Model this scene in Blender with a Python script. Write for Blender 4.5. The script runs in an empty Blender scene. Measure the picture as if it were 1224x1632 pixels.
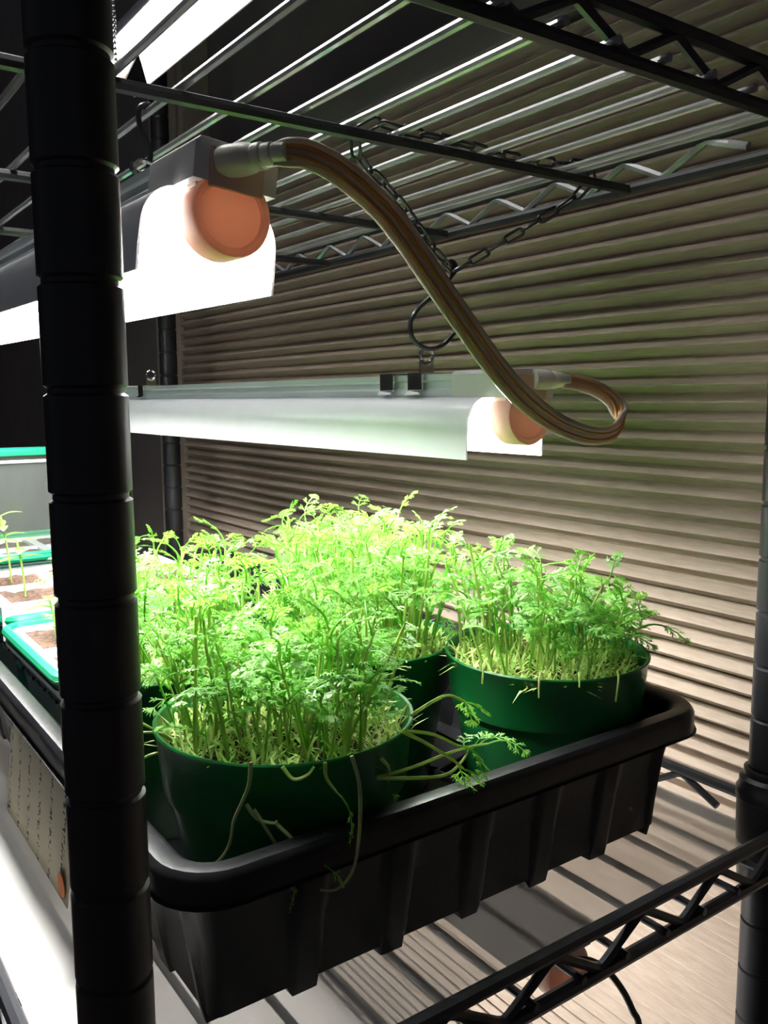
import bpy, bmesh, math, random
from mathutils import Vector, Matrix, Euler
random.seed(7)
sc = bpy.context.scene
COL = sc.collection

# ------------------------------------------------------------------ camera, world, exposure
cam_d = bpy.data.cameras.new('camera'); cam = bpy.data.objects.new('camera', cam_d); COL.objects.link(cam)
R_ = Vector((0.814711, -0.579843, -0.005231)); U_ = Vector((0.079267, 0.102429, 0.991577)); F_ = Vector((0.574423, 0.808264, -0.129413))
M = Matrix((R_, U_, -F_)).transposed().to_4x4(); M.translation = Vector((-0.06322, -0.21420, -0.00232))
cam.matrix_world = M
cam_d.sensor_fit = 'VERTICAL'; cam_d.sensor_height = 36.0; cam_d.lens = 1380.4 / 1632 * 36.0
cam_d.clip_start = 0.005; cam_d.clip_end = 30
sc.camera = cam
w = bpy.data.worlds.new('world'); sc.world = w; w.use_nodes = True
w.node_tree.nodes['Background'].inputs[0].default_value = (0.75, 0.8, 1.0, 1)
w.node_tree.nodes['Background'].inputs[1].default_value = 0.05
vs = sc.view_settings
vs.view_transform = 'Standard'; vs.look = 'None'; vs.gamma = 1.0; vs.use_curve_mapping = False; vs.exposure = 0.25
TUBE = 135.0          # radiance of the LED tubes

# ------------------------------------------------------------------ materials
def mat(name, col, rough=0.5, metal=0.0, spec=0.5, var=0.0, scale=40.0, bump=0.0, bscale=200.0, transl=None, tw=0.0, coat=0.0, col2=None):
    m = bpy.data.materials.new(name); m.use_nodes = True
    nt = m.node_tree; N = nt.nodes; L = nt.links
    b = N['Principled BSDF']; out = N['Material Output']
    b.inputs['Base Color'].default_value = (*col, 1); b.inputs['Roughness'].default_value = rough
    b.inputs['Metallic'].default_value = metal; b.inputs['Specular IOR Level'].default_value = spec
    b.inputs['Coat Weight'].default_value = coat
    tc = N.new('ShaderNodeTexCoord')
    nz = N.new('ShaderNodeTexNoise'); nz.inputs['Scale'].default_value = scale; nz.inputs['Detail'].default_value = 4
    L.new(tc.outputs['Object'], nz.inputs['Vector'])
    rp = N.new('ShaderNodeValToRGB')
    lo = col2 if col2 else tuple(c * (1 - var) for c in col); hi = col if col2 else tuple(min(1, c * (1 + var)) for c in col)
    rp.color_ramp.elements[0].position = 0.35; rp.color_ramp.elements[1].position = 0.65
    rp.color_ramp.elements[0].color = (*lo, 1); rp.color_ramp.elements[1].color = (*hi, 1)
    L.new(nz.outputs['Fac'], rp.inputs['Fac']); L.new(rp.outputs['Color'], b.inputs['Base Color'])
    if bump > 0:
        n2 = N.new('ShaderNodeTexNoise'); n2.inputs['Scale'].default_value = bscale; n2.inputs['Detail'].default_value = 5
        L.new(tc.outputs['Object'], n2.inputs['Vector'])
        bp = N.new('ShaderNodeBump'); bp.inputs['Strength'].default_value = bump; bp.inputs['Distance'].default_value = 0.001
        L.new(n2.outputs['Fac'], bp.inputs['Height']); L.new(bp.outputs['Normal'], b.inputs['Normal'])
    if tw > 0:
        t = N.new('ShaderNodeBsdfTranslucent'); t.inputs['Color'].default_value = (*(transl or col), 1)
        mx = N.new('ShaderNodeMixShader'); mx.inputs[0].default_value = tw
        L.new(b.outputs[0], mx.inputs[1]); L.new(t.outputs[0], mx.inputs[2]); L.new(mx.outputs[0], out.inputs['Surface'])
    return m

def see_mat(name, col, clear, rough=0.25, gloss=0.1, transl=0.0):
    """thin sheet plastic: part see-through, part diffuse, a little gloss"""
    m = bpy.data.materials.new(name); m.use_nodes = True
    nt = m.node_tree; N = nt.nodes; L = nt.links
    b = N['Principled BSDF']; out = N['Material Output']
    b.inputs['Base Color'].default_value = (*col, 1); b.inputs['Roughness'].default_value = rough
    tr = N.new('ShaderNodeBsdfTransparent'); tr.inputs[0].default_value = (0.97, 0.98, 0.97, 1)
    mx = N.new('ShaderNodeMixShader'); mx.inputs[0].default_value = clear
    src = b.outputs[0]
    if transl > 0:
        t = N.new('ShaderNodeBsdfTranslucent'); t.inputs[0].default_value = (*col, 1)
        m2 = N.new('ShaderNodeMixShader'); m2.inputs[0].default_value = transl
        L.new(b.outputs[0], m2.inputs[1]); L.new(t.outputs[0], m2.inputs[2]); src = m2.outputs[0]
    L.new(src, mx.inputs[1]); L.new(tr.outputs[0], mx.inputs[2]); L.new(mx.outputs[0], out.inputs['Surface'])
    return m

def emit_mat(name, col, s):
    m = bpy.data.materials.new(name); m.use_nodes = True
    N = m.node_tree.nodes; N.remove(N['Principled BSDF'])
    e = N.new('ShaderNodeEmission'); e.inputs[0].default_value = (*col, 1); e.inputs[1].default_value = s
    m.node_tree.links.new(e.outputs[0], N['Material Output'].inputs['Surface'])
    return m

MT = dict(
    black_metal=mat('black_coated_metal', (0.022, 0.023, 0.027), 0.38, var=0.15, bump=0.05, bscale=900),
    post=mat('post_black', (0.012, 0.0125, 0.015), 0.42, var=0.1),
    wire=mat('wire_lit_coating', (0.30, 0.29, 0.30), 0.22, var=0.1, coat=0.8, spec=0.9),  # black coating made paler for upper wires, lamp light put into the colour
    sleeve=mat('sleeve_plastic', (0.012, 0.012, 0.014), 0.35, var=0.1),
    black_plastic=mat('black_plastic', (0.007, 0.007, 0.008), 0.36, spec=0.35, var=0.25, scale=60, bump=0.12, bscale=300),
    pot=mat('green_pot_plastic', (0.006, 0.115, 0.028), 0.30, var=0.12, scale=30, bump=0.05, transl=(0.02, 0.4, 0.08), tw=0.12),
    soil=mat('potting_mix', (0.11, 0.055, 0.032), 0.95, col2=(0.022, 0.011, 0.007), scale=350, bump=0.9, bscale=500),
    leaf=mat('seedling_leaf', (0.185, 0.45, 0.068), 0.45, col2=(0.13, 0.355, 0.045), scale=60, transl=(0.315, 0.65, 0.09), tw=0.45),
    stem=mat('seedling_stem', (0.46, 0.58, 0.19), 0.45, col2=(0.32, 0.48, 0.10), scale=90, transl=(0.5, 0.65, 0.16), tw=0.35),
    pale=mat('pale_seed_leaf', (0.62, 0.68, 0.26), 0.5, col2=(0.36, 0.6, 0.13), scale=120, transl=(0.6, 0.7, 0.22), tw=0.25),
    withered=mat('withered_stem', (0.30, 0.40, 0.14), 0.6, col2=(0.30, 0.24, 0.12), scale=150),
    pepper=mat('broad_leaf', (0.13, 0.34, 0.06), 0.35, var=0.12, transl=(0.35, 0.8, 0.12), tw=0.3),
    white_plastic=mat('white_plastic', (0.72, 0.70, 0.68), 0.35, var=0.03),
    reflector=mat('reflector_white', (0.80, 0.82, 0.84), 0.28, var=0.02),
    channel=mat('aluminium_channel', (0.62, 0.68, 0.68), 0.32, metal=0.35, var=0.03),
    cap=mat('backlit_end_cap', (0.70, 0.46, 0.36), 0.45, var=0.03, transl=(0.95, 0.60, 0.40), tw=0.055),
    chrome=mat('chrome', (0.75, 0.74, 0.73), 0.12, metal=1.0),
    steel_chain=mat('black_chain', (0.035, 0.036, 0.04), 0.28, var=0.1, coat=0.3),
    cord_jacket=mat('clear_cord_jacket', (0.40, 0.36, 0.31), 0.22, var=0.05, transl=(0.5, 0.42, 0.30), tw=0.4, coat=0.3),
    cord_copper=mat('copper_conductor', (0.62, 0.30, 0.08), 0.3, var=0.12, transl=(0.75, 0.38, 0.10), tw=0.35, coat=0.3),
    plug=mat('plug_plastic', (0.66, 0.64, 0.54), 0.4, var=0.04),
    blind=None, wall=mat('painted_wall', (0.20, 0.175, 0.16), 0.9, var=0.06, scale=12, bump=0.15, bscale=150),
    trim=mat('window_casing', (0.42, 0.34, 0.27), 0.6, var=0.06, bump=0.05),
    floor=mat('dark_floor', (0.10, 0.075, 0.06), 0.7, var=0.2, scale=8),
    green_rim=mat('green_tray_rim', (0.008, 0.26, 0.12), 0.3, var=0.06, transl=(0.05, 0.6, 0.35), tw=0.15),
    dark_green=mat('dark_green_tray', (0.006, 0.045, 0.035), 0.35, var=0.2, scale=50),
    cell=mat('frosted_cell_plastic', (0.78, 0.80, 0.82), 0.25, var=0.03, transl=(0.8, 0.8, 0.8), tw=0.2),
    dome=see_mat('clear_dome', (0.30, 0.33, 0.30), 0.84, 0.12),
    liner=see_mat('frosted_shelf_liner', (0.82, 0.82, 0.79), 0.60, 0.35, transl=0.5),
    grey_cord=mat('grey_cord', (0.10, 0.095, 0.09), 0.4, var=0.1),
    olive_cord=mat('olive_cord', (0.05, 0.045, 0.03), 0.5, var=0.1),
    tube=emit_mat('led_tube', (1.0, 0.985, 0.96), TUBE),
    tube_dim=emit_mat('led_tube_dim', (1.0, 0.985, 0.96), 4.0),
    tube_low=emit_mat('led_tube_low', (1.0, 0.985, 0.96), 33.0),
    tube_high=emit_mat('led_tube_high', (1.0, 0.985, 0.96), 24.0),
    tube_soft=emit_mat('led_tube_soft', (1.0, 0.985, 0.96), 66.0),
    tape=mat('black_tape', (0.01, 0.01, 0.011), 0.5),
)

def fabric():
    m = mat('pleated_fabric', (0.56, 0.48, 0.385), 0.9, var=0.06, scale=25, bump=0.25, bscale=700, transl=(0.4, 0.33, 0.25), tw=0.05)
    nt = m.node_tree; N = nt.nodes; L = nt.links
    b = N['Principled BSDF']
    tc = N['Texture Coordinate'] if 'Texture Coordinate' in N else N.new('ShaderNodeTexCoord')
    mp = N.new('ShaderNodeMapping'); mp.inputs['Scale'].default_value = (60, 60, 900)
    nz = N.new('ShaderNodeTexNoise'); nz.inputs['Scale'].default_value = 1.0; nz.inputs['Detail'].default_value = 3
    L.new(tc.outputs['Object'], mp.inputs['Vector']); L.new(mp.outputs[0], nz.inputs['Vector'])
    rp = N.new('ShaderNodeValToRGB')
    rp.color_ramp.elements[0].color = (0.42, 0.335, 0.265, 1); rp.color_ramp.elements[1].color = (0.51, 0.42, 0.34, 1)
    rp.color_ramp.elements[0].position = 0.3; rp.color_ramp.elements[1].position = 0.7
    L.new(nz.outputs['Fac'], rp.inputs['Fac']); L.new(rp.outputs[0], b.inputs['Base Color'])
    return m
MT['blind'] = fabric()
def frosted():
    m = bpy.data.materials.new('frosted_sheet'); m.use_nodes = True
    N = m.node_tree.nodes; L = m.node_tree.links; b = N['Principled BSDF']; out = N['Material Output']
    b.inputs['Base Color'].default_value = (0.80, 0.80, 0.77, 1); b.inputs['Roughness'].default_value = 0.4
    tr = N.new('ShaderNodeBsdfTranslucent'); tr.inputs[0].default_value = (0.8, 0.8, 0.77, 1)
    rf = N.new('ShaderNodeBsdfTransparent'); rf.inputs['Color'].default_value = (0.97, 0.97, 0.95, 1)
    nz = N.new('ShaderNodeTexNoise'); nz.inputs['Scale'].default_value = 30
    tc = N.new('ShaderNodeTexCoord'); L.new(tc.outputs['Object'], nz.inputs['Vector'])
    mr = N.new('ShaderNodeMapRange'); mr.inputs[3].default_value = 0.68; mr.inputs[4].default_value = 0.72; L.new(nz.outputs['Fac'], mr.inputs[0])
    m1 = N.new('ShaderNodeMixShader'); m1.inputs[0].default_value = 0.55; L.new(b.outputs[0], m1.inputs[1]); L.new(tr.outputs[0], m1.inputs[2])
    m2 = N.new('ShaderNodeMixShader'); L.new(mr.outputs[0], m2.inputs[0]); L.new(rf.outputs[0], m2.inputs[1]); L.new(m1.outputs[0], m2.inputs[2])
    L.new(m2.outputs[0], out.inputs['Surface'])
    return m
MT['liner'] = frosted()

def paper_mat():
    m = mat('note_paper', (0.66, 0.60, 0.43), 0.8, var=0.06, scale=30)
    nt = m.node_tree; N = nt.nodes; L = nt.links
    b = N['Principled BSDF']; tc = N['Texture Coordinate']
    base = b.inputs['Base Color'].links[0].from_socket
    sx = N.new('ShaderNodeSeparateXYZ'); L.new(tc.outputs['Object'], sx.inputs[0])
    # three handwritten lines: band mask along the sheet, broken up by noise
    def math_(op, a, b_=None):
        n = N.new('ShaderNodeMath'); n.operation = op
        for i, v in enumerate((a, b_)):
            if v is None: continue
            if isinstance(v, (int, float)): n.inputs[i].default_value = v
            else: L.new(v, n.inputs[i])
        return n.outputs[0]
    fr = math_('FRACT', math_('MULTIPLY', sx.outputs['Y'], 52.0))
    band = math_('LESS_THAN', math_('ABSOLUTE', math_('SUBTRACT', fr, 0.5)), 0.11)
    mp = N.new('ShaderNodeMapping'); mp.inputs['Scale'].default_value = (1, 330, 480)
    L.new(tc.outputs['Object'], mp.inputs[0])
    nz = N.new('ShaderNodeTexNoise'); nz.inputs['Scale'].default_value = 1.0; nz.inputs['Detail'].default_value = 1
    L.new(mp.outputs[0], nz.inputs['Vector'])
    ink = math_('MULTIPLY', band, math_('GREATER_THAN', nz.outputs['Fac'], 0.56))
    mx = N.new('ShaderNodeMix'); mx.data_type = 'RGBA'
    L.new(ink, mx.inputs[0]); L.new(base, mx.inputs[6]); mx.inputs[7].default_value = (0.05, 0.05, 0.05, 1)
    L.new(mx.outputs[2], b.inputs['Base Color'])
    return m
MT['paper'] = paper_mat()

# ------------------------------------------------------------------ mesh helpers
def mesh(name, verts, faces, smooth=False):
    me = bpy.data.meshes.new(name); me.from_pydata([tuple(v) for v in verts], [], faces); me.update()
    if smooth: me.polygons.foreach_set('use_smooth', [True] * len(me.polygons))
    return me
def link(name, me, m=None, parent=None, loc=None, rot=None, scale=None):
    o = bpy.data.objects.new(name, me); COL.objects.link(o)
    if m is not None and me is not None and len(me.materials) == 0: me.materials.append(MT[m] if isinstance(m, str) else m)
    if parent: o.parent = parent
    if loc is not None: o.location = loc
    if rot is not None: o.rotation_euler = rot
    if scale is not None: o.scale = (scale,) * 3 if isinstance(scale, (int, float)) else scale
    return o
def thing(name, label, cat, loc=(0, 0, 0), rot=(0, 0, 0), group=None):
    o = bpy.data.objects.new(name, None); COL.objects.link(o); o.location = loc; o.rotation_euler = rot
    o.empty_display_size = 0.01
    return tag(o, label, cat, group)
def tag(o, label, cat, group=None):
    o['label'] = label; o['category'] = cat
    if group: o['group'] = group
    return o

class MB:
    """collects vertices and faces for ONE mesh"""
    def __init__(s): s.v = []; s.f = []
    def add(s, vs, fs):
        k = len(s.v); s.v += [Vector(v) for v in vs]; s.f += [tuple(i + k for i in f) for f in fs]; return s
    def box(s, x0, x1, y0, y1, z0, z1):
        return s.add([(x0,y0,z0),(x1,y0,z0),(x1,y1,z0),(x0,y1,z0),(x0,y0,z1),(x1,y0,z1),(x1,y1,z1),(x0,y1,z1)],
                     [(0,3,2,1),(4,5,6,7),(0,1,5,4),(1,2,6,5),(2,3,7,6),(3,0,4,7)])
    def tube(s, pts, r, n=8, closed=False, caps=True, flat=None):
        pts = [Vector(p) for p in pts]; m = len(pts); rad = r if isinstance(r, (list, tuple)) else [r] * m
        T = []
        for i in range(m):
            if closed: t = pts[(i+1) % m] - pts[i-1]
            else: t = pts[min(i+1, m-1)] - pts[max(i-1, 0)]
            T.append(t.normalized())
        up = Vector((0, 0, 1)) if abs(T[0].z) < 0.9 else Vector((1, 0, 0))
        u = T[0].cross(up).normalized(); rings = []
        for i in range(m):
            u = (u - T[i] * u.dot(T[i])).normalized(); v = T[i].cross(u)
            rings.append([pts[i] + (u * math.cos(a) + v * math.sin(a)) * rad[i] for a in [2*math.pi*k/n for k in range(n)]])
        vs = [p for rg in rings for p in rg]; fs = []
        for i in range(m if closed else m - 1):
            j = (i + 1) % m
            for k in range(n): fs.append((i*n+k, i*n+(k+1) % n, j*n+(k+1) % n, j*n+k))
        if caps and not closed: fs += [tuple(range(n-1, -1, -1)), tuple((m-1)*n+k for k in range(n))]
        return s.add(vs, fs)
    def lathe(s, prof, n=32, cx=0, cy=0, capb=False, capt=False):
        vs = []; fs = []
        for r, z in prof: vs += [(cx + r*math.cos(2*math.pi*k/n), cy + r*math.sin(2*math.pi*k/n), z) for k in range(n)]
        for i in range(len(prof)-1):
            for k in range(n): fs.append((i*n+k, i*n+(k+1) % n, (i+1)*n+(k+1) % n, (i+1)*n+k))
        if capb: fs.append(tuple(range(n-1, -1, -1)))
        if capt: fs.append(tuple((len(prof)-1)*n+k for k in range(n)))
        return s.add(vs, fs)
    def lathe_y(s, prof, n=32, capb=False, capt=False, cx=0, cz=0):
        """profile (radius, y) turned about the local Y axis"""
        vs = []; fs = []
        for r, y in prof: vs += [(cx + r*math.sin(2*math.pi*k/n), y, cz + r*math.cos(2*math.pi*k/n)) for k in range(n)]
        for i in range(len(prof)-1):
            for k in range(n): fs.append((i*n+k, i*n+(k+1) % n, (i+1)*n+(k+1) % n, (i+1)*n+k))
        if capb: fs.append(tuple(range(n-1, -1, -1)))
        if capt: fs.append(tuple((len(prof)-1)*n+k for k in range(n)))
        return s.add(vs, fs)
    def extrude_y(s, prof, y0, y1, closed=True):
        n = len(prof); vs = [(x, y0, z) for x, z in prof] + [(x, y1, z) for x, z in prof]
        fs = [(k, (k+1) % n, n+(k+1) % n, n+k) for k in range(n if closed else n-1)]
        if closed: fs += [tuple(range(n-1, -1, -1)), tuple(range(n, 2*n))]
        return s.add(vs, fs)
    def me(s, name, smooth=False, bevel=0.0, autosmooth=True):
        me = mesh(name, s.v, s.f, smooth)
        bm = bmesh.new(); bm.from_mesh(me)
        if bevel > 0:
            bmesh.ops.bevel(bm, geom=[e for e in bm.edges if len(e.link_faces) == 2 and e.calc_face_angle(0) > 0.6], offset=bevel, segments=2, affect='EDGES', profile=0.6)
        bmesh.ops.recalc_face_normals(bm, faces=bm.faces)
        if smooth:
            for e in bm.edges:
                if len(e.link_faces) == 2 and e.calc_face_angle(0) > 0.7: e.smooth = False
        bm.to_mesh(me); bm.free(); me.update()
        return me

def catmull(P, k=6):
    P = [Vector(p) for p in P]; out = []
    for i in range(len(P)-1):
        a = P[i-1] if i else P[0]*2 - P[1]; b = P[i]; c = P[i+1]; d = P[i+2] if i+2 < len(P) else P[-1]*2 - P[-2]
        for j in range(k):
            t = j/k
            out.append(0.5*((2*b) + (c-a)*t + (2*a-5*b+4*c-d)*t*t + (3*b-a-3*c+d)*t*t*t))
    out.append(P[-1]); return out

def rrect(x0, x1, y0, y1, r, seg=5, step=0.006):
    """points round a rounded rectangle, with the running length of each"""
    pts = []
    cs = [(x1-r, y0+r, -90), (x1-r, y1-r, 0), (x0+r, y1-r, 90), (x0+r, y0+r, 180)]
    cor = [[(cx + r*math.cos(math.radians(a0+90*k/seg)), cy + r*math.sin(math.radians(a0+90*k/seg))) for k in range(seg+1)] for cx, cy, a0 in cs]
    for i in range(4):
        pts += cor[i]
        a = cor[i][-1]; b = cor[(i+1) % 4][0]; L = math.dist(a, b); n = max(1, int(L/step))
        pts += [(a[0]+(b[0]-a[0])*k/n, a[1]+(b[1]-a[1])*k/n) for k in range(1, n)]
    return pts

# ------------------------------------------------------------------ the setting
def struct(name, me, m): o = link(name, me, m); o['kind'] = 'structure'; return o
FLOOR = -0.95
struct('floor', MB().box(-2.2, 0.45, -2.2, 3.0, FLOOR-0.02, FLOOR).me('floor'), 'floor')
struct('wall_right', MB().box(0.43, 0.47, -2.2, 3.0, FLOOR, 1.5).me('wall_right'), 'wall')
struct('wall_back', MB().box(-2.2, 0.43, 2.4, 2.44, FLOOR, 1.5).me('wall_back'), 'wall')
cas = MB().box(0.392, 0.43, 0.858, 0.972, FLOOR, 1.45)
cas.box(0.386, 0.392, 0.872, 0.958, FLOOR, 1.45)
struct('trim_1', cas.me('trim_1', bevel=0.002), 'trim')

# pleated shade: one folded fabric
def blind():
    pitch = 0.0109; x_out = 0.3768; x_in = 0.3868
    zt = 0.240; nn = int(1.08/pitch); vs = []; ys = [-0.75, -0.4, 0.0, 0.3, 0.6, 0.852]
    for i in range(nn+1):
        zo = zt - i*pitch
        for (x, z) in ((x_in, zo), (x_in-0.002, zo-pitch*0.10), (x_out+0.0006, zo-pitch*0.44), (x_out, zo-pitch*0.5), (x_out+0.0006, zo-pitch*0.56), (x_in-0.002, zo-pitch*0.90)):
            for y in ys: vs.append((x + 0.0004*math.sin(y*7+i*0.9), y, z + 0.0005*math.sin(y*5+i*1.7)))
    n = len(ys); rows = len(vs)//n
    fs = [(r*n+k, r*n+k+1, (r+1)*n+k+1, (r+1)*n+k) for r in range(rows-1) for k in range(n-1)]
    return mesh('pleated_shade', vs, fs)
t = thing('pleated_window_shade', 'beige pleated window shade covering the window behind the shelves', 'window shade', (0, 0, 0))
link('pleated_fabric', blind(), 'blind', t)
link('head_rail', MB().box(0.372, 0.396, -0.75, 0.852, 0.240, 0.275).me('head_rail', bevel=0.002), 'wall', t)

# ------------------------------------------------------------------ wire shelving unit
PX, PY = 0.314, 0.736; DL = 0.012; G = 0.0254
RX0, RX1, RY0, RY1 = -DL, PX+DL, -DL, PY+DL
unit = thing('wire_shelving_unit', 'black wire shelving unit with round grooved posts', 'shelving', (0, 0, 0))
def post_mesh():
    prof = [(0.0, FLOOR), (0.0099, FLOOR)]; r = 0.0099; k0 = int((FLOOR+0.02)/G)
    for k in range(k0, 30):
        z = k*G
        prof += [(r, z-0.0013), (r-0.0009, z-0.0006), (r-0.0009, z+0.0006), (r, z+0.0013)]
    prof += [(r, 0.765), (0.006, 0.770), (0.0, 0.7705)]
    return MB().lathe(prof, 28).me('post', smooth=True)
pm = post_mesh()
for x, y in ((0, 0), (PX, 0), (PX, PY), (0, PY)): link('post', pm, 'post', unit, (x + (0.0008 if x == 0 else 0), y, 0))

def zig(P0, P1, z0, z1, first, period):
    """zigzag strut between the two rails of one side; P0->P1 in plan"""
    P0 = Vector((*P0, 0)); P1 = Vector((*P1, 0)); d = P1-P0; L = d.length; d.normalize(); pts = []; s = first; lowf = True
    while s < L - 0.01:
        c = P0 + d*s; z = z0 if lowf else z1
        pts += [c - d*0.003 + Vector((0, 0, z + (0.0012 if lowf else -0.0012))), c + Vector((0, 0, z)), c + d*0.003 + Vector((0, 0, z + (0.0012 if lowf else -0.0012)))]
        s += period/2; lowf = not lowf
    return pts
def shelf(z0, z1, wires, ext=0.004, wm='wire'):
    loop0 = rrect(RX0, RX1, RY0, RY1, 0.014, 5, 0.2)
    fr = link('shelf_frame', MB().tube([(x, y, z0) for x, y in loop0], 0.0029, 8, closed=True).me('shelf_frame', True), 'black_metal', unit)
    link('top_rail', MB().tube([(x, y, z1) for x, y in loop0], 0.0029, 8, closed=True).me('top_rail', True), 'black_metal', fr)
    zl, zh = z0+0.0022, z1-0.0022
    for (a, b, first, last) in (((RX0, RY0), (RX1, RY0), 0.130-0.1-RX0+0.0, 0), ((RX0, RY1), (RX1, RY1), 0.042, 0)):
        link('zigzag_brace', MB().tube(zig(a, b, zl, zh, first, 0.0502), 0.0020, 6).me('zigzag_brace', True), 'black_metal', fr)
    for X in (RX1, RX0):
        pts = zig((X, RY0), (X, RY1), zl, zh, 0.0821-RY0, 0.0502)
        pts = [Vector((X, 0.0345, z0+0.0065)), Vector((X, 0.0535, zh-0.001)), Vector((X, 0.0568, zh)), Vector((X, 0.0600, zh-0.0012))] + pts
        link('zigzag_brace', MB().tube(pts, 0.0020, 6).me('zigzag_brace', True), wm, fr)
    wme = MB().tube([(0, RY0-ext, 0), (0, 0.25, 0), (0, 0.5, 0), (0, RY1+ext, 0)], 0.00165, 8).me('wire', True)
    for x in wires: link('wire', wme, wm, fr, (x, 0, z0+0.0040))
    rme = MB().tube([(RX0+0.001, 0, 0), (0.1, 0, 0), (0.2, 0, 0), (RX1-0.001, 0, 0)], 0.0027, 8).me('support_rod', True)
    for y in (0.1035, 0.256, 0.4085, 0.561, 0.700): link('support_rod', rme, 'black_metal', fr, (0, y, z0-0.0005))
    sl = [(0.0098, -0.012), (0.0128, -0.012), (0.0142, 0.012), (0.0145, 0.028), (0.0150, 0.0285), (0.0150, 0.0325), (0.0138, 0.034), (0.0136, 0.038), (0.0118, 0.0395), (0.0118, 0.0425), (0.0098, 0.043)]
    sme = MB().lathe(sl, 28).me('corner_sleeve', True)
    for x, y in ((0, 0), (PX, 0), (PX, PY), (0, PY)): link('corner_sleeve', sme, 'sleeve', fr, (x, y, z0))
    return fr
WU = [0.0215, 0.047, 0.0725, 0.098, 0.1222, 0.1475, 0.1724, 0.1982, 0.2242, 0.2499, 0.277, 0.285]
WL = [0.0215+0.0247*k for k in range(12)]
ZU0, ZU1, ZL0, ZL1 = 0.1088, 0.1248, -0.2205, -0.2020
shelf(ZU0, ZU1, WU)
shelf(ZL0, ZL1, [0.143+0.0247*k for k in range(-5, 7)], wm='black_metal')
shelf(0.4388, 0.4550, WU)

shelf(ZL0-0.330, ZL1-0.330, WL, wm='black_metal')
LINER = ZL0 + 0.0040 + 0.0018 + 0.0009
lin = MB()
nx, ny = 8, 18
for j in range(ny+1):
    for i in range(nx+1):
        x = -0.0055 + 0.3275*i/nx; y = 0.004 + 0.728*j/ny
        lin.v.append(Vector((x, y, LINER - 0.0003)))
lin.f = [(j*(nx+1)+i, j*(nx+1)+i+1, (j+1)*(nx+1)+i+1, (j+1)*(nx+1)+i) for j in range(ny) for i in range(nx)]
o = link('shelf_liner', lin.me('shelf_liner', True), 'liner')
tag(o, 'frosted white plastic liner sheet lying on the lower wire shelf', 'shelf liner')
bounce_sheet = link('shelf_liner', o.data.copy()); bounce_sheet.data.materials.clear(); bounce_sheet.data.materials.append(MT['white_plastic']); bounce_sheet.location.z = -0.330  # opaque white sheet, added to bounce light up onto the frosted liner
sm = bounce_sheet.modifiers.new('thickness', 'SOLIDIFY'); sm.thickness = 0.0006; sm.offset = 1
tag(bounce_sheet, 'added white bounce sheet on the unseen shelf below, under the lowest grow light', 'shelf liner')

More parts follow.
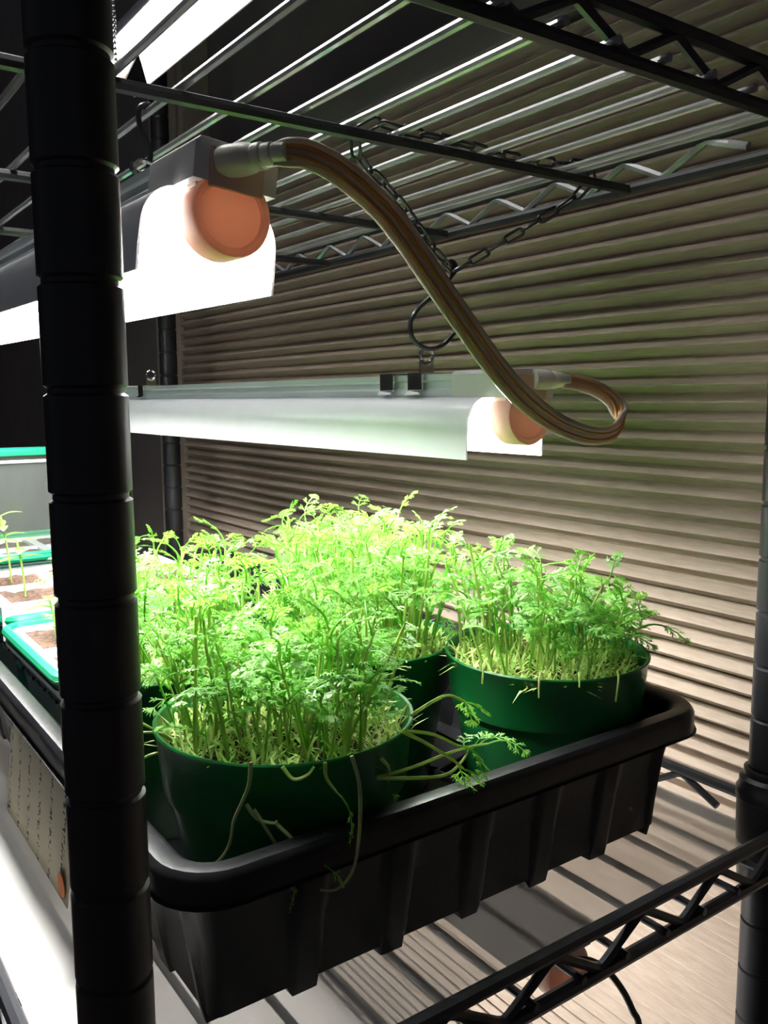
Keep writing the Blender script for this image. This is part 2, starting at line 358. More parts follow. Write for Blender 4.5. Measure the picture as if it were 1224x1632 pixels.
# ------------------------------------------------------------------ grow lights
def arc_profile():
    # outer wall of the reflector from channel to lower lip, then back inside
    out = [(0.0125, 0.0098)]
    for k in range(0, 10):
        a = math.pi/2*k/9
        out.append((0.0125 + 0.0125*math.sin(a), -0.0055 + 0.0145*math.cos(a)))
    out += [(0.0253, -0.012), (0.0253, -0.0205)]
    right = out; inn = [(x-0.0009, z-(0.0009 if i < 8 else 0)) for i, (x, z) in enumerate(out)]
    full = right + inn[::-1]
    left = [(-x, z) for x, z in full]
    return full, left
def grow_light(label, loc, rot, length=0.565, clips=True, hanger_y=None, group=None, tube='tube', lit=1.0, wings=True):
    t = thing('grow_light', label, 'grow light', loc, rot, group)
    # channel with stepped sides
    c = MB().extrude_y([(-0.0135, 0.0095), (0.0135, 0.0095), (0.0135, 0.0125), (0.0125, 0.0135), (0.0125, 0.0165), (0.0135, 0.0175), (0.0135, 0.0205), (-0.0135, 0.0205), (-0.0135, 0.0175), (-0.0125, 0.0165), (-0.0125, 0.0135), (-0.0135, 0.0125)], 0.034, length-0.034)
    link('channel', c.me('channel', True), 'channel', t)
    for y0, y1, yc in ((0.0, 0.040, 0), (length-0.040, length, 1)):
        eb = MB().extrude_y([(-0.0148, 0.0085), (0.0148, 0.0085), (0.0148, 0.0200), (0.0130, 0.0218), (-0.0130, 0.0218), (-0.0148, 0.0200)], y0, y1)
        link('end_box', eb.me('end_box', True, bevel=0.0004), 'white_plastic', t)
        s = 1 if yc == 0 else -1; yb = y0 if yc == 0 else y1
        cap = MB().lathe_y([(0.0, yb+s*0.0012), (0.0104, yb+s*0.0012), (0.0112, yb+s*0.0002), (0.0134, yb+s*0.0002), (0.0139, yb+s*0.0012), (0.0139, yb+s*0.0125), (0.0131, yb+s*0.0125), (0.0131, yb+s*0.0026), (0.0, yb+s*0.0026)], 40)
        ec = link('end_cap', cap.me('end_cap', True), 'cap', t)
        nk = MB().box(-0.0085, 0.0085, min(yb, yb+s*0.012), max(yb, yb+s*0.012), 0.0085, 0.0135)
        nk.box(-0.0120, -0.0085, min(yb+s*.004, yb+s*0.012), max(yb+s*.004, yb+s*0.012), 0.0070, 0.0100)
        nk.box(0.0085, 0.0120, min(yb+s*.004, yb+s*0.012), max(yb+s*.004, yb+s*0.012), 0.0070, 0.0100)
        yp0, yp1 = sorted((yb - s*0.0010, yb + s*0.0006)); nk.box(-0.0095, 0.0095, yp0, yp1, 0.0070, 0.0195)
        link('neck', nk.me('neck', bevel=0.0005), 'cap', ec)
    def tb(ya, yb): return MB().lathe_y([(0.0, ya), (0.0110, ya), (0.0118, ya+0.001), (0.0118, yb-0.001), (0.0110, yb), (0.0, yb)], 24).me('led_tube', True)
    ye = 0.013 + (length-0.026)*lit
    link('led_tube', tb(0.013, ye), tube, t)
    if lit < 1: link('added_unlit_tube', tb(ye+0.004, length-0.013), 'white_plastic', t)  # glow cut short, added unlit rest keeps the window shade's left dark
    if not wings:
        link('added_glare_pan', MB().box(-0.030, 0.030, 0.006, length-0.006, 0.0083, 0.0092).me('added_glare_pan', bevel=0.0003), 'white_plastic', t)  # pan added to screen the bright bare tube from above
    if wings:
        fr, lf = arc_profile()
        rf = MB(); rf.extrude_y(fr, 0.0165, length-0.0165); rf.extrude_y(lf, 0.0165, length-0.0165)
        rf.box(-0.0128, 0.0128, 0.0165, length-0.0165, 0.0086, 0.0094)
        link('reflector', rf.me('reflector', True), 'reflector', t)
    if clips:
        for yc in (0.0685, 0.0935, length-0.0935):
            cl = MB().box(-0.0160, 0.0160, yc-0.0060, yc+0.0060, 0.0206, 0.0216)
            for sx in (-1, 1):
                cl.add([(sx*0.0142, yc-0.006, 0.0216), (sx*0.0160, yc-0.006, 0.0212), (sx*0.0158, yc-0.006, 0.0125), (sx*0.0178, yc-0.006, 0.0108), (sx*0.0172, yc-0.006, 0.0102), (sx*0.0146, yc-0.006, 0.0122),
                        (sx*0.0142, yc+0.006, 0.0216), (sx*0.0160, yc+0.006, 0.0212), (sx*0.0158, yc+0.006, 0.0125), (sx*0.0178, yc+0.006, 0.0108), (sx*0.0172, yc+0.006, 0.0102), (sx*0.0146, yc+0.006, 0.0122)],
                       [(0,1,7,6), (1,2,8,7), (2,3,9,8), (3,4,10,9), (4,5,11,10), (5,0,6,11), (0,5,4,3,2,1), (6,7,8,9,10,11)])
            link('clip', cl.me('clip', bevel=0.0002), 'chrome', t)
    if hanger_y is not None:
        for hy in (hanger_y, length-hanger_y):
            h = MB().box(-0.0045, 0.0045, hy-0.0005, hy+0.0005, 0.0200, 0.0285)
            ring = [(0.0042*math.cos(a), hy, 0.0310+0.0042*math.sin(a)) for a in [2*math.pi*k/18 for k in range(18)]]
            h.tube(ring, 0.0010, 6, closed=True)
            link('hanger', h.me('hanger', True), 'chrome', t)
    return t
A_LOC = (0.0665, 0.052, 0.0575); B_LOC = (0.2288, 0.078, -0.0105)
grow_light('white grow light nearest the camera, hanging close under the upper wire shelf', A_LOC, (0.0135, 0.11, 0), clips=False, hanger_y=0.088, group='tube grow lights')
grow_light('white grow light with silver clips hanging low on a chain over the pots', B_LOC, (0.0, 0.0, 0), hanger_y=0.0785, tube='tube_soft', lit=0.34, group='tube grow lights')
grow_light('grow light glowing above the upper shelf wires at top left', (0.2415, 0.105, 0.320), (0, 0.4, 0), clips=False, hanger_y=0.06, tube='tube_dim', group='tube grow lights')
grow_light('grow light over the left side of the upper wire shelf', (0.0700, 0.050, 0.385), (0, 0.28, 0), clips=False, hanger_y=0.06, tube='tube_high', group='tube grow lights')
grow_light('grow light with an orange end cap hanging under the lower shelf', (0.2300, 0.047, -0.275), (0, 0, 0), clips=False, hanger_y=0.0785, tube='tube_low', wings=False, group='tube grow lights')

# chain links -----------------------------------------------------------------
def link_mesh(L=0.0135, W=0.0058, r=0.00085):
    h = L/2 - W/2; pts = []
    for k in range(7): a = -math.pi/2 + math.pi*k/6; pts.append((h + (W/2-r)*math.cos(a), (W/2-r)*math.sin(a), 0))
    for k in range(7): a = math.pi/2 + math.pi*k/6; pts.append((-h + (W/2-r)*math.cos(a), (W/2-r)*math.sin(a), 0))
    return MB().tube(pts, r, 6, closed=True).me('chain_link', True)
LM = link_mesh(); LM.materials.append(MT['steel_chain'])
def chain(label, path, closed=False, name='hanging_chain'):
    P = catmull(path, 10); t = thing(name, label, 'chain', P[0])
    step = 0.0108; acc = 0.0; k = 0; i = 0; d = [0]
    for a, b in zip(P, P[1:]): d.append(d[-1] + (b-a).length)
    s = step/2
    while s < d[-1]:
        j = max(q for q in range(len(d)) if d[q] <= s); j = min(j, len(P)-2)
        f = (s-d[j])/max(1e-9, d[j+1]-d[j]); c = P[j].lerp(P[j+1], f); T = (P[j+1]-P[j]).normalized()
        q = T.to_track_quat('X', 'Z'); q = q @ Euler((math.pi/2*(k % 2) + random.uniform(-.35, .35), 0, 0)).to_quaternion()
        o = link('chain_link', LM, None, t); o.location = c - P[0]; o.rotation_euler = q.to_euler()
        s += step; k += 1
    return t
zw = ZU0 + 0.0075
chain('black link chain looped over the upper shelf wires, holding the lower grow light',
      [(0.2465, 0.156, 0.0655), (0.270, 0.140, 0.082), (0.296, 0.122, 0.101), (0.3035, 0.114, 0.1105), (0.296, 0.108, zw+0.001), (0.265, 0.112, zw), (0.235, 0.114, zw),
       (0.205, 0.110, zw), (0.178, 0.110, zw), (0.166, 0.114, zw+0.0015), (0.160, 0.119, 0.112), (0.1655, 0.124, 0.105), (0.192, 0.134, 0.0940), (0.220, 0.146, 0.0790), (0.2440, 0.1555, 0.0670)])
SH = [(0.2465, 0.156, 0.0644), (0.2327, 0.156, 0.0526), (0.2217, 0.156, 0.0438), (0.2175, 0.156, 0.0362), (0.22, 0.156, 0.0281), (0.2297, 0.156, 0.0242), (0.2392, 0.156, 0.0264), (0.248, 0.156, 0.0335)]
top = [(0.2410, 0.156, 0.0690), (0.2450, 0.156, 0.0712), (0.2482, 0.156, 0.0690)]
o = link('s_hook', MB().tube(catmull(top + SH, 5), 0.0013, 8).me('s_hook', True), 'steel_chain')
tag(o, 'black open wire hook between the chain and the lower grow light', 'hook')
HA = [(0.0765, 0.14, 0.1120), (0.0755, 0.14, 0.1148), (0.0722, 0.14, 0.1156), (0.0692, 0.14, 0.1135), (0.0688, 0.14, 0.1085), (0.0705, 0.14, 0.1035), (0.0730, 0.14, 0.0980), (0.0720, 0.14, 0.0915), (0.0690, 0.14, 0.0885), (0.0655, 0.14, 0.0895), (0.0645, 0.14, 0.0925)]
o = link('s_hook', MB().tube(catmull(HA, 5), 0.0012, 8).me('s_hook', True), 'steel_chain')
tag(o, 'small black hook holding the near grow light to the upper shelf wire', 'hook')
# silver bead chain at the top left
bt = thing('bead_pull_chain', 'thin silver bead chain hanging beside the near post at top left', 'bead chain', (0.1580, 0.42, 0.232))
bm_ = MB().lathe([(0.0, -0.0014), (0.0010, -0.0010), (0.0014, 0.0), (0.0010, 0.0010), (0.0, 0.0014)], 10).me('bead', True)
for k in range(28): link('bead', bm_, 'chrome', bt, (0.0002*math.sin(k), 0, k*0.0036))
link('thread', MB().tube([(0, 0, -0.001), (0, 0, 0.05), (0, 0, 0.1)], 0.0004, 5).me('thread', True), 'chrome', bt)

# linking power cord -----------------------------------------------------------
CORD = [(0.0800, 0.046, 0.0752), (0.0850, 0.037, 0.0752), (0.0905, 0.033, 0.0740), (0.0985, 0.032, 0.0698), (0.1083, 0.032, 0.0635), (0.1198, 0.032, 0.0543), (0.1343, 0.033, 0.0402), (0.1517, 0.036, 0.0255), (0.1714, 0.04, 0.0098), (0.1937, 0.045, -0.0037), (0.2178, 0.05, -0.0136), (0.2438, 0.055, -0.0194), (0.2649, 0.06, -0.0189), (0.2787, 0.066, -0.0127), (0.2785, 0.07, -0.0048), (0.2703, 0.073, 0.0013), (0.2601, 0.076, 0.0047), (0.2491, 0.078, 0.0061)]
CORD[0] = (0.0745, 0.043, 0.0750); CORD[1] = (0.0775, 0.0375, 0.0752); CORD[2] = (0.0845, 0.034, 0.0748); CORD[3] = (0.0950, 0.032, 0.0708)
def ribbon(P, wv, prof):
    """sweep a flat section along P; wv gives the width direction at each point"""
    mb = MB(); n = len(prof); m = len(P); vs = []
    for i in range(m):
        T = (P[min(i+1, m-1)] - P[max(i-1, 0)]).normalized()
        W = (wv[i] - T*wv[i].dot(T)).normalized(); Nn = T.cross(W)
        vs += [P[i] + W*a + Nn*b for a, b in prof]
    fs = [(i*n+k, i*n+(k+1) % n, (i+1)*n+(k+1) % n, (i+1)*n+k) for i in range(m-1) for k in range(n)]
    fs += [tuple(range(n-1, -1, -1)), tuple((m-1)*n+k for k in range(n))]
    return mb.add(vs, fs)
P = catmull(CORD, 8); nP = len(P)
wv = []
for i in range(nP):
    f = i/(nP-1)
    a = Vector((0.62, -0.25, 0.74)); b = Vector((0.1, -0.55, 0.85)); c = Vector((0.1, 0.6, 0.8))
    wv.append(a.lerp(b, f/0.6) if f < 0.6 else b.lerp(c, (f-0.6)/0.4))
sec = []
W2 = 0.0047
for k in range(24):
    a = 2*math.pi*k/24; x = W2*math.cos(a)
    sec.append((x, (0.00135 + 0.00022*math.cos(2*math.pi*x/0.0031))*(1 if math.sin(a) > 0 else -1)*min(1.0, abs(math.sin(a))*2.2)))
ct = thing('power_cord', 'flat clear jacketed power cord looping from the near grow light to the lower one', 'cord', CORD[0])
def sub(mb): 
    for v in mb.v: v -= Vector(CORD[0])
    return mb
jk = link('jacket', sub(ribbon(P, wv, sec)).me('jacket', True), 'cord_jacket', ct)
for off in (-0.00155, 0.00155):
    pr = [(off + 0.00112*math.cos(2*math.pi*k/10), 0.0021*math.sin(2*math.pi*k/10)) for k in range(10)]
    link('conductor', sub(ribbon(P, wv, pr)).me('conductor', True), 'cord_copper', jk)
# plugs at both ends
def plug(base, direction, parent):
    D = Vector(direction).normalized(); q = D.to_track_quat('Y', 'Z')
    mb = MB().lathe_y([(0.0, 0.0), (0.0062, 0.0), (0.0066, 0.002), (0.0064, 0.008), (0.0058, 0.0105), (0.0050, 0.0115), (0.0054, 0.0125), (0.0054, 0.0145), (0.0046, 0.0150), (0.0048, 0.0160), (0.0047, 0.0180), (0.0040, 0.0185), (0.0041, 0.0200), (0.0036, 0.0225), (0.0, 0.0225)], 24)
    for v in mb.v: v.z *= 0.78
    o = link('plug', mb.me('plug', True), 'plug', parent); o.location = Vector(base) - Vector(CORD[0]); o.rotation_euler = q.to_euler()
plug((0.0640, 0.0535, 0.0735), (0.55, -0.75, 0.06), ct)
plug((0.2300, 0.0800, 0.0062), (0.95, -0.10, 0.0), ct)

# cords in the dark ------------------------------------------------------------
o = link('grey_cord', MB().tube(catmull([(0.0185, 0.03, 0.1075), (0.0195, 0.03, 0.0638), (0.0190, 0.03, 0.0302), (0.0186, 0.03, 0.0008), (0.0198, 0.03, -0.0223), (0.0206, 0.031, -0.0424), (0.0203, 0.033, -0.0609), (0.0160, 0.036, -0.10), (0.0125, 0.036, -0.15), (0.0115, 0.036, -0.205)], 6), 0.0014, 8).me('grey_cord', True), 'grey_cord')
tag(o, 'thin grey cord hanging down the edge of the near post', 'cord')
c0 = Vector((-0.06322, -0.21420, -0.00232))
lp = [(0.1974, 0.0089, -0.234), (0.2035, 0.0039, -0.2379), (0.2082, -0.0007, -0.2457), (0.2113, -0.0043, -0.2548), (0.213, -0.0072, -0.2651)]
lp = [c0 + (Vector(p)-c0)*1.12 for p in lp]
lp = [Vector((0.238, 0.075, -0.287)), Vector((0.228, 0.052, -0.272))] + lp + [lp[-1] + Vector((-0.002, -0.003, -0.05)), Vector((0.235, 0.03, -0.5))]
o = link('olive_cord', MB().tube(catmull(lp, 6), 0.0016, 8).me('olive_cord', True), 'olive_cord')
tag(o, 'dark olive cord drooping from the grow light under the lower shelf', 'cord')
o = link('tape_tab', MB().add([(0.050, 0.1020, 0.1092), (0.0585, 0.1020, 0.1092), (0.0555, 0.1020, 0.1200), (0.050, 0.1050, 0.1092), (0.0585, 0.1050, 0.1092), (0.0555, 0.1050, 0.1200)], [(0,1,2), (3,5,4), (0,3,4,1), (1,4,5,2), (2,5,3,0)]).me('tape_tab'), 'tape')
tag(o, 'small black pointed tab sticking up from the upper shelf rod', 'tab')

# ------------------------------------------------------------------ trays
def loft_tray(name, x0, x1, y0, y1, z0, z1, rim=0.010, skirt=0.011, taper=0.010, r=0.022, period=0.0, dep=0.0025, drop=0.006, th=0.0016, fw=0.013, round_rim=True):
    outer = rrect(x0, x1, y0, y1, r, 7, 0.002 if period > 0 else 0.006); n = len(outer); cx, cy = (x0+x1)/2, (y0+y1)/2
    def ring(off, z, corr=0.0, zd=0.0):
        out = []
        for (x, y), (nx, ny), fo in zip(outer, nrm, foot):
            q = off - corr*fo
            out.append((x - nx*q, y - ny*q, z - zd*fo))
        return out
    nrm = []; foot = []
    for i in range(n):
        a = outer[i-1]; b = outer[(i+1) % n]; t = Vector((b[0]-a[0], b[1]-a[1])).normalized(); nrm.append((t.y, -t.x))
        fo = 0.0
        if period > 0:
            x, y = outer[i]
            if min(abs(y-y0), abs(y-y1)) < 0.004 and x0+r*0.9 < x < x1-r*0.9: s = (x-0.117)/period
            elif min(abs(x-x0), abs(x-x1)) < 0.004 and y0+r*0.9 < y < y1-r*0.9: s = (y-y0-0.10)/period
            else: s = 0.5
            d = abs((s+0.5) % 1.0 - 0.5)*period
            fo = max(0.0, min(1.0, (fw/2 + 0.001 - d)/0.0022))
        foot.append(fo)
    zb = z0 + (drop if period > 0 else 0)
    R = [ring(rim+th+taper*0.6, z0+0.0035+ (0.002 if period>0 else 0)), ring(rim+th+taper*0.6, z0+0.006), ring(rim+th, z1-0.004), ring(rim, z1-0.0012), ring(rim-0.002, z1), ring(0.0020, z1), ring(0.0006, z1-0.0015), ring(0.0, z1-0.003), ring(0.0, z1-skirt), ring(-0.0012, z1-skirt-0.0002), ring(0.0012, z1-skirt-0.0012), ring(rim-0.001, z1-skirt+0.002),
         ring(rim, z1-skirt, dep*0.5), ring(rim+taper*0.5, (z1+zb)/2-0.004, dep), ring(rim+taper*0.85, zb+0.003, dep), ring(rim+taper, zb+0.001, dep*0.8, drop if period > 0 else 0), ring(rim+taper+0.0045, zb+0.0006, -0.002, drop if period > 0 else 0), ring(rim+taper+0.014, zb+0.0006, 0, 0)]
    vs = [p for rg in R for p in rg]; fs = []
    for i in range(len(R)-1):
        for k in range(n): fs.append((i*n+k, i*n+(k+1) % n, (i+1)*n+(k+1) % n, (i+1)*n+k))
    fs += [tuple(range(n)), tuple((len(R)-1)*n+k for k in range(n-1, -1, -1))]
    return MB().add(vs, fs).me(name, True)
TZ0, TZ1 = LINER + 0.0003, -0.147
TR = (0.025, 0.2930, 0.0175, 0.560)
tray = link('plant_tray', loft_tray('plant_tray', *TR, TZ0, TZ1, period=0.039), 'black_plastic')
tag(tray, 'long black plastic plant tray with ribbed sides holding the green pots', 'tray')
TFLOOR = TZ0 + 0.0057

# ------------------------------------------------------------------ seedlings
def frond_mesh(name, seed, L=0.020, pairs=4, droop=0.5):
    """feathery leaf along +X, arching down at the tip"""
    rd = random.Random(seed); mb = MB(); n = 7; pts = []
    for i in range(n):
        s = i/(n-1); pts.append(Vector((L*s*(1-0.12*droop*s), 0.0015*math.sin(s*3+seed), L*(0.28*s - (0.28+0.42*droop)*s*s))))
    mb.tube(pts, [0.00050*(1-0.55*i/(n-1)) for i in range(n)], 4, caps=False)
    def blade(base, d, up, ln, wd):
        d = d.normalized(); side = d.cross(up).normalized()
        tip = base + d*ln - up*ln*0.22; mid = base + d*ln*0.55 + up*ln*0.04
        mb.add([base - side*wd*0.25, base + side*wd*0.25, mid + side*wd*0.5, tip, mid - side*wd*0.5], [(0, 1, 2, 4), (4, 2, 3)])
    for k in range(pairs):
        s = 0.50 + 0.47*k/(pairs-1) if pairs > 1 else 0.8
        j = min(n-2, int(s*(n-1))); f = s*(n-1)-j; b = pts[j].lerp(pts[j+1], f); T = (pts[j+1]-pts[j]).normalized(); up = Vector((0, 0, 1))
        up = (up - T*up.dot(T)).normalized(); sd = T.cross(up)
        for sg in (-1, 1):
            ang = math.radians(rd.uniform(38, 62)); d = T*math.cos(ang) + sd*sg*math.sin(ang) + up*rd.uniform(-0.2, 0.15)
            ln = L*0.33*(1.15 - 0.62*abs(s-0.62)/0.45)*rd.uniform(0.8, 1.2)
            blade(b, d, up, ln, 0.0009)
            for ss in (0.45, 0.70):
                bb = b + d.normalized()*ln*ss
                for s2 in (-1, 1):
                    blade(bb, d.normalized()*0.8 + d.cross(up).normalized()*s2*0.65, up, ln*0.40, 0.0007)
    T = (pts[-1]-pts[-2]).normalized(); up = (Vector((0, 0, 1)) - T*T.z).normalized()
    for a in (-0.55, 0, 0.55): blade(pts[-1], T + T.cross(up)*a, up, L*0.2, 0.0010)
    me = mesh(name, mb.v, mb.f); me.materials.append(MT['leaf']); return me
FR = [frond_mesh('leaf_frond', i, L=0.0125+0.0022*(i % 4), pairs=3+(i % 3), droop=0.3+0.22*(i % 4)) for i in range(8)]
STEMS = []
for i in range(8):
    rd = random.Random(50+i); H = 0.05; a = rd.uniform(0, 6.28); b = rd.uniform(0.002, 0.009); pts = []
    for k in range(7):
        s = k/6; pts.append(Vector((math.cos(a)*b*s*s + 0.0015*math.sin(4*s+i), math.sin(a)*b*s*s + 0.0015*math.cos(3*s+i) - 0.0015, H*s)))
    me = MB().tube(pts, [0.00075 - 0.00028*k/6 for k in range(7)], 5).me('seedling_stem', True); me.materials.append(MT['stem'])
    STEMS.append((me, pts))
def frond_spots(rd, pts, n):
    out = []; a = rd.uniform(0, 6.28)
    for k in range(n):
        s = 0.36 + 0.64*(k+1)/n*rd.uniform(0.90, 1.0); s = min(s, 1.0); j = min(5, int(s*6)); f = s*6-j
        out.append((pts[j].lerp(pts[j+1], f), a, rd.uniform(-1.2, -0.3) if k < n-1 else rd.uniform(-1.4, -0.8), rd.uniform(0.7, 1.2)))
        a += 2.4 + rd.uniform(-0.5, 0.5)
    return out
def seedling_tf(rd, R, zs, hmin, hmax, bias):
    q = math.sqrt(rd.random())*0.93; a = rd.uniform(0, 6.28); x, y = R*q*math.cos(a), R*q*math.sin(a)
    lean = 0.03 + 0.13*q*q + rd.uniform(-0.10, 0.20); la = a + rd.uniform(-1.2, 1.2)
    sc_ = rd.uniform(hmin, hmax)
    if bias: sc_ *= 1 + bias[0]*x/R + bias[1]*y/R
    return Vector((x, y, zs)), la, lean, sc_
def lean_rot(la, lean, spin):
    ax = Vector((-math.sin(la), math.cos(la), 0)); return (Matrix.Rotation(lean, 3, ax) @ Matrix.Rotation(spin, 3, 'Z'))

def pot_mesh(R=0.0505):
    k = R/0.0505; H = 0.0835
    prof = [(0.0, 0.0), (0.034*k, 0.0), (0.0355*k, 0.0015), (0.0452*k, H-0.0270), (0.0470*k, H-0.0262), (0.0476*k, H-0.0245), (0.0498*k, H-0.0020), (0.0505*k, H-0.0012), (0.0507*k, H-0.0003), (0.0503*k, H+0.0003), (0.0492*k, H), (0.0486*k, H-0.0012), (0.0474*k, H-0.0100), (0.0455*k, H-0.0240), (0.0350*k, 0.0040), (0.0, 0.0030)]
    return MB().lathe(prof, 56).me('pot', True)
PM = pot_mesh(); PM.materials.append(MT['pot'])
def soil_mesh(R, seed):
    rd = random.Random(seed); vs = [(0, 0, 0.001)]; fs = []; n = 30; rings = 7
    for i in range(1, rings+1):
        for k in range(n):
            a = 2*math.pi*k/n; r = R*i/rings; vs.append((r*math.cos(a), r*math.sin(a), rd.uniform(-0.0012, 0.0016) if i < rings else -0.001))
    for k in range(n): fs.append((0, 1+k, 1+(k+1) % n))
    for i in range(rings-1):
        for k in range(n): fs.append((1+i*n+k, 1+(i+1)*n+k, 1+(i+1)*n+(k+1) % n, 1+i*n+(k+1) % n))
    mb = MB().add(vs, fs)
    for _ in range(140):          # crumbs
        a = rd.uniform(0, 6.28); r = R*0.96*math.sqrt(rd.random()); s = rd.uniform(0.0007, 0.0020); c = Vector((r*math.cos(a), r*math.sin(a), 0.0012))
        mb.add([c+Vector((s, 0, 0)), c+Vector((0, s, 0)), c+Vector((-s, 0, 0)), c+Vector((0, -s, 0)), c+Vector((0, 0, s*0.8))], [(0,1,4), (1,2,4), (2,3,4), (3,0,4)])
    return mb.me('soil')
def undergrowth(R, seed, n, zs, tall):
    """uncountable low seed leaves between the stems"""
    rd = random.Random(seed); mb = MB()
    for _ in range(n):
        a = rd.uniform(0, 6.28); q = math.sqrt(rd.random())*0.97; b = Vector((R*q*math.cos(a), R*q*math.sin(a), zs)); d = Vector((rd.uniform(-1, 1), rd.uniform(-1, 1), rd.uniform(0.15, 1.3))).normalized()
        ln = rd.uniform(0.006, tall); up = Vector((0, 0, 1)); sd = d.cross(up).normalized(); wd = rd.uniform(0.0007, 0.0013)
        m = b + d*ln*0.55; t = b + d*ln - up*ln*rd.uniform(0.0, 0.4)
        mb.add([b-sd*wd*0.4, b+sd*wd*0.4, m+sd*wd*0.6, t, m-sd*wd*0.6], [(0, 1, 2, 4), (4, 2, 3)])
    return mb
def thicket(R, seed, n, zs, hmin, hmax, bias):
    """the crowded fronds that cannot be told apart, as one mesh"""
    rd = random.Random(seed); mb = MB()
    for _ in range(n):
        P0, la, lean, s = seedling_tf(rd, R*0.95, zs, hmin, hmax, bias); me, pts = rd.choice(STEMS); M3 = lean_rot(la, lean, rd.uniform(0, 6.28))
        mb.add([P0 + M3 @ (v.co*s) for v in me.vertices], [tuple(p.vertices) for p in me.polygons])
        for (p, a, tl, fs_) in frond_spots(rd, pts, 3):
            f = rd.choice(FR); F3 = M3 @ Matrix.Rotation(a, 3, 'Z') @ Matrix.Rotation(tl, 3, 'Y')
            base = P0 + M3 @ (p*s)
            mb.add([base + F3 @ (v.co*fs_) for v in f.vertices], [tuple(q.vertices) for q in f.polygons])
    return mb
def potted(label, x, y, R, seed, n, hmin, hmax, nt, bias=None, tilt=(0, 0, 0), zoff=0.0):
    rd = random.Random(seed)
    t = thing('potted_seedlings', label, 'potted plant', (x, y, TFLOOR + zoff), tilt, 'green pots of feathery seedlings')
    link('pot', PM, None, t, scale=R/0.0505)
    zs = 0.0735
    link('soil', soil_mesh(R*0.945, seed), 'soil', t, (0, 0, zs))
    Rs = R*0.86
    for i in range(n):
        P0, la, lean, s = seedling_tf(rd, Rs, zs, hmin, hmax, bias); me, pts = rd.choice(STEMS)
        st = link('seedling', me, None, t, P0, lean_rot(la, lean, rd.uniform(0, 6.28)).to_euler(), s)
        for (p, a, tl, fs_) in frond_spots(rd, pts, rd.choice((3, 4, 4, 5))):
            link('leaf', rd.choice(FR), None, st, p, (Matrix.Rotation(a, 3, 'Z') @ Matrix.Rotation(tl, 3, 'Y')).to_euler(), fs_/s)
    mb = undergrowth(Rs*1.09, seed+1, 1000, zs+0.001, 0.018)
    o = link('seed_leaves', mb.me('seed_leaves'), 'pale', t); o['kind'] = 'stuff'
    mb = thicket(Rs, seed+2, nt, zs, hmin*0.75, hmax*0.92, bias)
    o = link('foliage', mb.me('foliage'), 'leaf', t); o['kind'] = 'stuff'
    return t
pF = potted('green pot of dense seedlings in the near corner of the black tray', 0.0945, 0.0755, 0.0505, 11, 80, 0.50, 1.18, 25)
pR = potted('green pot of seedlings at the right end of the tray by the shade', 0.2390, 0.0752, 0.0490, 22, 58, 0.5, 0.95, 25, (-0.38, 0.05), zoff=0.003)
pL = potted('green pot of seedlings just behind the near pot, partly hidden by the black post', 0.0885, 0.1890, 0.0490, 33, 60, 0.7, 1.15, 25)
pM = potted('green pot of tall seedlings in the middle between the other pots', 0.1870, 0.1575, 0.0485, 44, 65, 0.70, 1.36, 35)
pB = potted('green pot of seedlings furthest back, behind the middle pot', 0.2320, 0.2600, 0.0460, 55, 35, 0.7, 1.1, 30)

